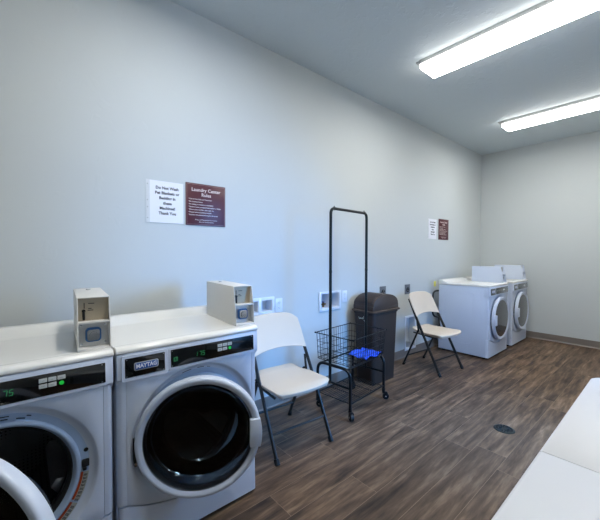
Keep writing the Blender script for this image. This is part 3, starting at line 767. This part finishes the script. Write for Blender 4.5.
# blue mesh cloth lying in the basket
bm = bmesh.new(); n = 22; G = []
Rz = Matrix.Rotation(math.radians(5.6), 4, 'Z')
for i in range(n+1):
    row = []
    for j in range(n+1):
        u, v = i/n-.5, j/n-.5
        x = .068+u*.19+.010*math.sin(v*9+1); y = .112+v*.27+.010*math.sin(u*8)
        z = zb0+.020+.007*math.sin(u*9+v*4)+.006*math.sin(v*11-u*6)+.0025*math.sin(u*23+v*17)-.008*(abs(v)*2)**3
        z = max(z, zb0+.008)
        row.append(bm.verts.new((x, y, z)))
    G.append(row)
for i in range(n):
    for j in range(n): bm.faces.new((G[i][j], G[i+1][j], G[i+1][j+1], G[i][j+1]))
cb = B(); cb.add(bm, Matrix.Translation((.390, 2.208, 0)) @ Rz); cl = cb.build('mesh_laundry_bag', 'cloth', angle=80)
md = cl.modifiers.new('thick', 'SOLIDIFY'); md.thickness = .004; md.offset = 1
tag(cl, 'crumpled bright blue mesh cloth lying in the wire cart basket', 'laundry bag')

# ------------------------------------------------------------------ wall boxes, outlets
def outlet_box(label, ya, yb, za, zb_, holes):
    t = thing('washer_outlet_box', label, 'wall box', (0, (ya+yb)/2, (za+zb_)/2), 0, 'washer outlet boxes'); cy, cz = (ya+yb)/2, (za+zb_)/2
    f = B(); ys_ = [ya]+[v for h in holes for v in (h[0], h[1])]+[yb]
    z0, z1 = holes[0][2], holes[0][3]
    for a, b_ in zip(ys_[0::2], ys_[1::2]): f.box(.001, .012, a-cy, b_-cy, za-cz, zb_-cz, .002)
    for h in holes: f.box(.001, .012, h[0]-cy-.002, h[1]-cy+.002, za-cz, z0-cz, .002); f.box(.001, .012, h[0]-cy-.002, h[1]-cy+.002, z1-cz, zb_-cz, .002)
    f.build('frame', 'outlet', t)
    for h in holes:
        r = B(); e_ = .0015; a, b_, c, d = h[0]-cy+e_, h[1]-cy-e_, h[2]-cz+e_, h[3]-cz-e_
        r.box(-.083, -.081, a, b_, c, d); r.box(-.081, .002, a, a+.002, c, d); r.box(-.081, .002, b_-.002, b_, c, d); r.box(-.081, .002, a, b_, c, c+.002); r.box(-.081, .002, a, b_, d-.002, d)
        r.build('recess_liner', 'outlet', t)
    h = holes[0]; a, b_, c = h[0]-cy, h[1]-cy, h[2]-cz
    for k, mtv in ((.3, 'red'), (.7, 'bluev')):
        y = a+(b_-a)*k; v = B(); v.cyl((-.045, y, c+.004), (-.045, y, c+.05), .009, 10); v.cyl((-.045, y, c+.036), (-.015, y, c+.036), .008, 10); vv = v.build('valve', 'brass', t)
        v = B(); v.box(-.058, -.032, y-.006, y+.006, c+.05, c+.058, .002); v.build('valve_handle', mtv, vv)
    return t
outlet_box('white wall box with two recesses, left of the nearer chair backrest', 1.335, 1.648, .795, .943, HOLES[0:2])
outlet_box('white wall box with two open recesses and valves, behind the tall hanging rail', 2.180, 2.486, .748, .936, HOLES[2:4])
def outlet(label, yc, zc, w_=.075, h_=.118):
    t = thing('wall_outlet', label, 'outlet', (0, yc, zc), 0, 'white wall outlets')
    B().box(.0005, .006, -w_/2, w_/2, -h_/2, h_/2, .002).build('cover_plate', 'outlet', t)
    for z in (-.022, .022):
        r = B(); r.rings([[(x, a, c) for a, c in rrect(-.017, .017, z-.015, z+.015, .008)] for x in (.006, .0078)], True, True); ro = r.build('socket', 'outlet', t)
        s_ = B(); s_.box(.0076, .0082, -.008, -.006, z-.002, z+.007); s_.box(.0076, .0082, .006, .008, z-.002, z+.007); s_.cyl((.0076, 0, z-.008), (.0082, 0, z-.008), .0025, 8); s_.build('slots', 'slot', ro)
    B().cyl((.006, 0, 0), (.0068, 0, 0), .003, 8).build('screw', 'steel', t)
outlet('white duplex wall outlet next to the nearer chair backrest', 1.700, .863)
outlet('white duplex wall outlet right of the wall box with valves', 2.545, .868)
def range_outlet(label, yc, zc):
    t = thing('dryer_outlet', label, 'outlet', (0, yc, zc), 0, 'grey dryer outlets')
    B().box(.0005, .006, -.06, .06, -.062, .062, .002).build('cover_plate', 'grey_plate', t)
    r = B(); r.cyl((.005, 0, -.006), (.012, 0, -.006), .030, 24); ro = r.build('socket', 'slot', t)
    s_ = B()
    for a in (PI/2, PI*7/6, -PI/6): s_.box(.0118, .0125, -.002, .002, .009, .022, mtx=Matrix.Translation((0, 0, -.006)) @ Matrix.Rotation(a-PI/2, 4, 'X'))
    s_.build('slots', 'steel', ro)
range_outlet('grey steel dryer outlet plate on the wall just above the bin lid', 3.215, .865)
range_outlet('grey steel dryer outlet plate on the wall by the farther chair backrest', 3.742, .856)
# dryer vent box low on the wall
vt = thing('vent_box', 'white framed recessed dryer vent box low on the wall behind the farther chair', 'vent box', (0, 3.82, .295))
ya, yb, za, zb_ = 3.69-3.82, 3.95-3.82, .075-.295, .515-.295
f = B(); f.box(.001, .010, ya, ya+.022, za, zb_, .002); f.box(.001, .010, yb-.022, yb, za, zb_, .002); f.box(.001, .010, ya+.02, yb-.02, za, za+.027, .002); f.box(.001, .010, ya+.02, yb-.02, zb_-.027, zb_, .002)
f.build('frame', 'outlet', vt)
f = B(); f.box(-.083, -.08, ya+.022, yb-.022, za+.028, zb_-.028); f.box(-.08, .001, ya+.0215, ya+.024, za+.028, zb_-.028); f.box(-.08, .001, yb-.024, yb-.0215, za+.028, zb_-.028); f.box(-.08, .001, ya+.022, yb-.022, zb_-.030, zb_-.027); f.box(-.08, .001, ya+.022, yb-.022, za+.027, za+.030)
f.build('liner', 'alu', vt)
f = B(); f.cyl((-.045, 0, za+.03), (-.045, 0, za+.08), .05, 28, caps=False); f.build('duct', 'steel', vt)
# tag at the back of the nearer dryer
yt = B(); yt.box(.075, .079, 4.285, 4.335, .86, .93, .001, mtx=None)
tag(yt.build('paper_tag', 'yellow'), 'small yellow tag behind the rear corner of the nearer dryer', 'tag')

# ------------------------------------------------------------------ signs
def notice(y0_, label, skew=0):
    t = thing('notice', label, 'notice', (0, y0_, 1.51), 0, 'paper notices beside the rules signs')
    w_, h_ = .220, .279
    p = B().box(.003, .0042, .0, w_, .002, h_-.002).build('sheet', 'paper', t, smooth=False)
    s_ = B().box(.0030, .0034, -.022, 0, 0, h_).build('binding_strip', 'alu', t, smooth=False)
    for z in (.03, .10, .145, .25): B().cyl((.0034, -.014, z), (.0037, -.014, z), .003, 10).build('punch_hole', 'recess', s_)
    for k, l in enumerate(('Do Not Wash', 'Pet Blankets or', 'Bedding in', 'these', 'Machines!', 'Thank You')):
        text('lettering', l, .0262, 'ink', (.0044, w_/2+.002, h_-.047-k*.0335), parent=p, bold=.0009, sx=.98)
def rules(y0_, w_, label):
    t = thing('rules_sign', label, 'sign', (0, y0_, 1.508), 0, 'maroon rules signs')
    h_ = .297
    b = B(); b.box(.001, .006, 0, w_, 0, h_, .0015); p = b.build('panel', 'maroon', t)
    br_ = B(); e_ = .007; q = .0016
    for a in (((e_, w_-e_), (e_, e_+q)), ((e_, w_-e_), (h_-e_-q, h_-e_)), ((e_, e_+q), (e_, h_-e_)), ((w_-e_-q, w_-e_), (e_, h_-e_))): br_.box(.0058, .0064, *a[0], *a[1])
    br_.build('border', 'maroon_edge', p)
    text('lettering', 'Laundry Center', .034, 'sign_text', (.0062, w_/2, h_-.045), parent=p, bold=.0004, sx=w_/.300)
    text('lettering', 'Rules', .034, 'sign_text', (.0062, w_/2, h_-.079), parent=p, bold=.0004, sx=w_/.300)
    for k, l in enumerate(('*Use at Own Risk and Time Only.', '*No dyeing of items.', '*No sitting on washers or machines.', '*Remove items promptly from washer or dryer.', '*Please clean out filter after each use.', '*Please remove clothes promptly.', '*Laundry left unattended may be discarded.')):
        text('lettering', l, .0125, 'sign_text', (.0062, .020, h_-.112-k*.0185), parent=p, align='LEFT', bold=.0001, sx=w_/.300)
    for k, l in enumerate(('Please call Management if a machine', 'does not work properly.')):
        text('lettering', l, .0115, 'sign_text', (.0062, w_/2, .040-k*.0145), parent=p, sx=w_/.300)
notice(.652, 'white paper notice in a plastic sleeve beside the nearer maroon sign')
rules(.888, .303, 'maroon rules sign with pale lettering on the wall above the nearly closed washer')
notice(4.262, 'white paper notice on the wall beside the farther maroon sign')
rules(4.545, .300, 'maroon rules sign on the wall above the nearer dryer, the farther one')

# ------------------------------------------------------------------ floor drain
dn = thing('floor_drain', 'round dark metal floor drain grate set in the plank floor', 'floor drain', (1.419, 2.742, 0))
b = B(); b.lathe([(.055, .0), (.056, .0035), (.066, .0035), (.070, .0015), (.0705, .0)], axis='z', seg=48); b.build('rim', 'grate', dn)
b = B(); b.cyl((0, 0, .0002), (0, 0, .0008), .0555, 40); b.build('sump', 'slot', dn)
b = B()
for k in range(16):
    a = 2*PI*k/16; b.tube([(.018*math.cos(a), .018*math.sin(a), .0022), (.036*math.cos(a+.22), .036*math.sin(a+.22), .0022), (.056*math.cos(a+.1), .056*math.sin(a+.1), .0022)], .0022, 6)
b.lathe([(.0005, .003), (.018, .003), (.019, .001)], axis='z', seg=24); b.tube([(.037*math.cos(k*PI/16), .037*math.sin(k*PI/16), .0022) for k in range(32)], .002, 6, closed=True)
b.build('grate', 'grate', dn)

# ------------------------------------------------------------------ folding table on the right
tb = thing('folding_table', 'long white plastic folding table with a centre seam, by the right frame edge', 'table', (2.372, 1.148, 0))
for s, nm in ((-1, 'near'), (1, 'far')):
    pts = []; x0, x1 = -.380, .380; ya, yb = (.0012, .905) if s > 0 else (-.905, -.0012)
    rr_ = []
    def outl(ins):
        r = .055-ins*.5; out = []
        corners = [(x1-ins, yb-ins if s > 0 else yb, s > 0), (x0+ins, yb-ins if s > 0 else yb, s > 0), (x0+ins, ya if s > 0 else ya+ins, s < 0), (x1-ins, ya if s > 0 else ya+ins, s < 0)]
        sg = [(1, 1), (-1, 1), (-1, -1), (1, -1)]
        for k, (cx_, cy_, rd) in enumerate(corners):
            rr = r if rd else .002; ox, oy = cx_-sg[k][0]*rr, cy_-sg[k][1]*rr
            for q in range(9):
                a = PI/2*k+PI/2*q/8; out.append((ox+rr*math.cos(a), oy+rr*math.sin(a)))
        return out
    b = B(); b.rings([[(x, y, z) for x, y in outl(i_)] for i_, z in ((.012, .696), (.002, .700), (.0, .708), (.0, .728), (.003, .736), (.009, .740))], True, True)
    b.build('tabletop', 'table', tb, angle=50)
for s in (-1, 1):
    b = B(); b.tube([(-.30, s*.62, .0), (-.30, s*.62, .68), (.30, s*.62, .68), (.30, s*.62, .0)], .0125, 10, fillet=.04); b.tube([(-.30, s*.62, .25), (.30, s*.62, .25)], .009, 8); b.build('leg_frame', 'chair_frame', tb)
    b = B(); b.tube([(0, s*.62, .60), (0, s*.15, .69)], .008, 8); b.build('brace', 'chair_frame', tb)
for q in (-.32, .32): B().box(q-.01, q+.01, -.85, .85, .675, .70, .003).build('side_rail', 'chair_frame', tb)
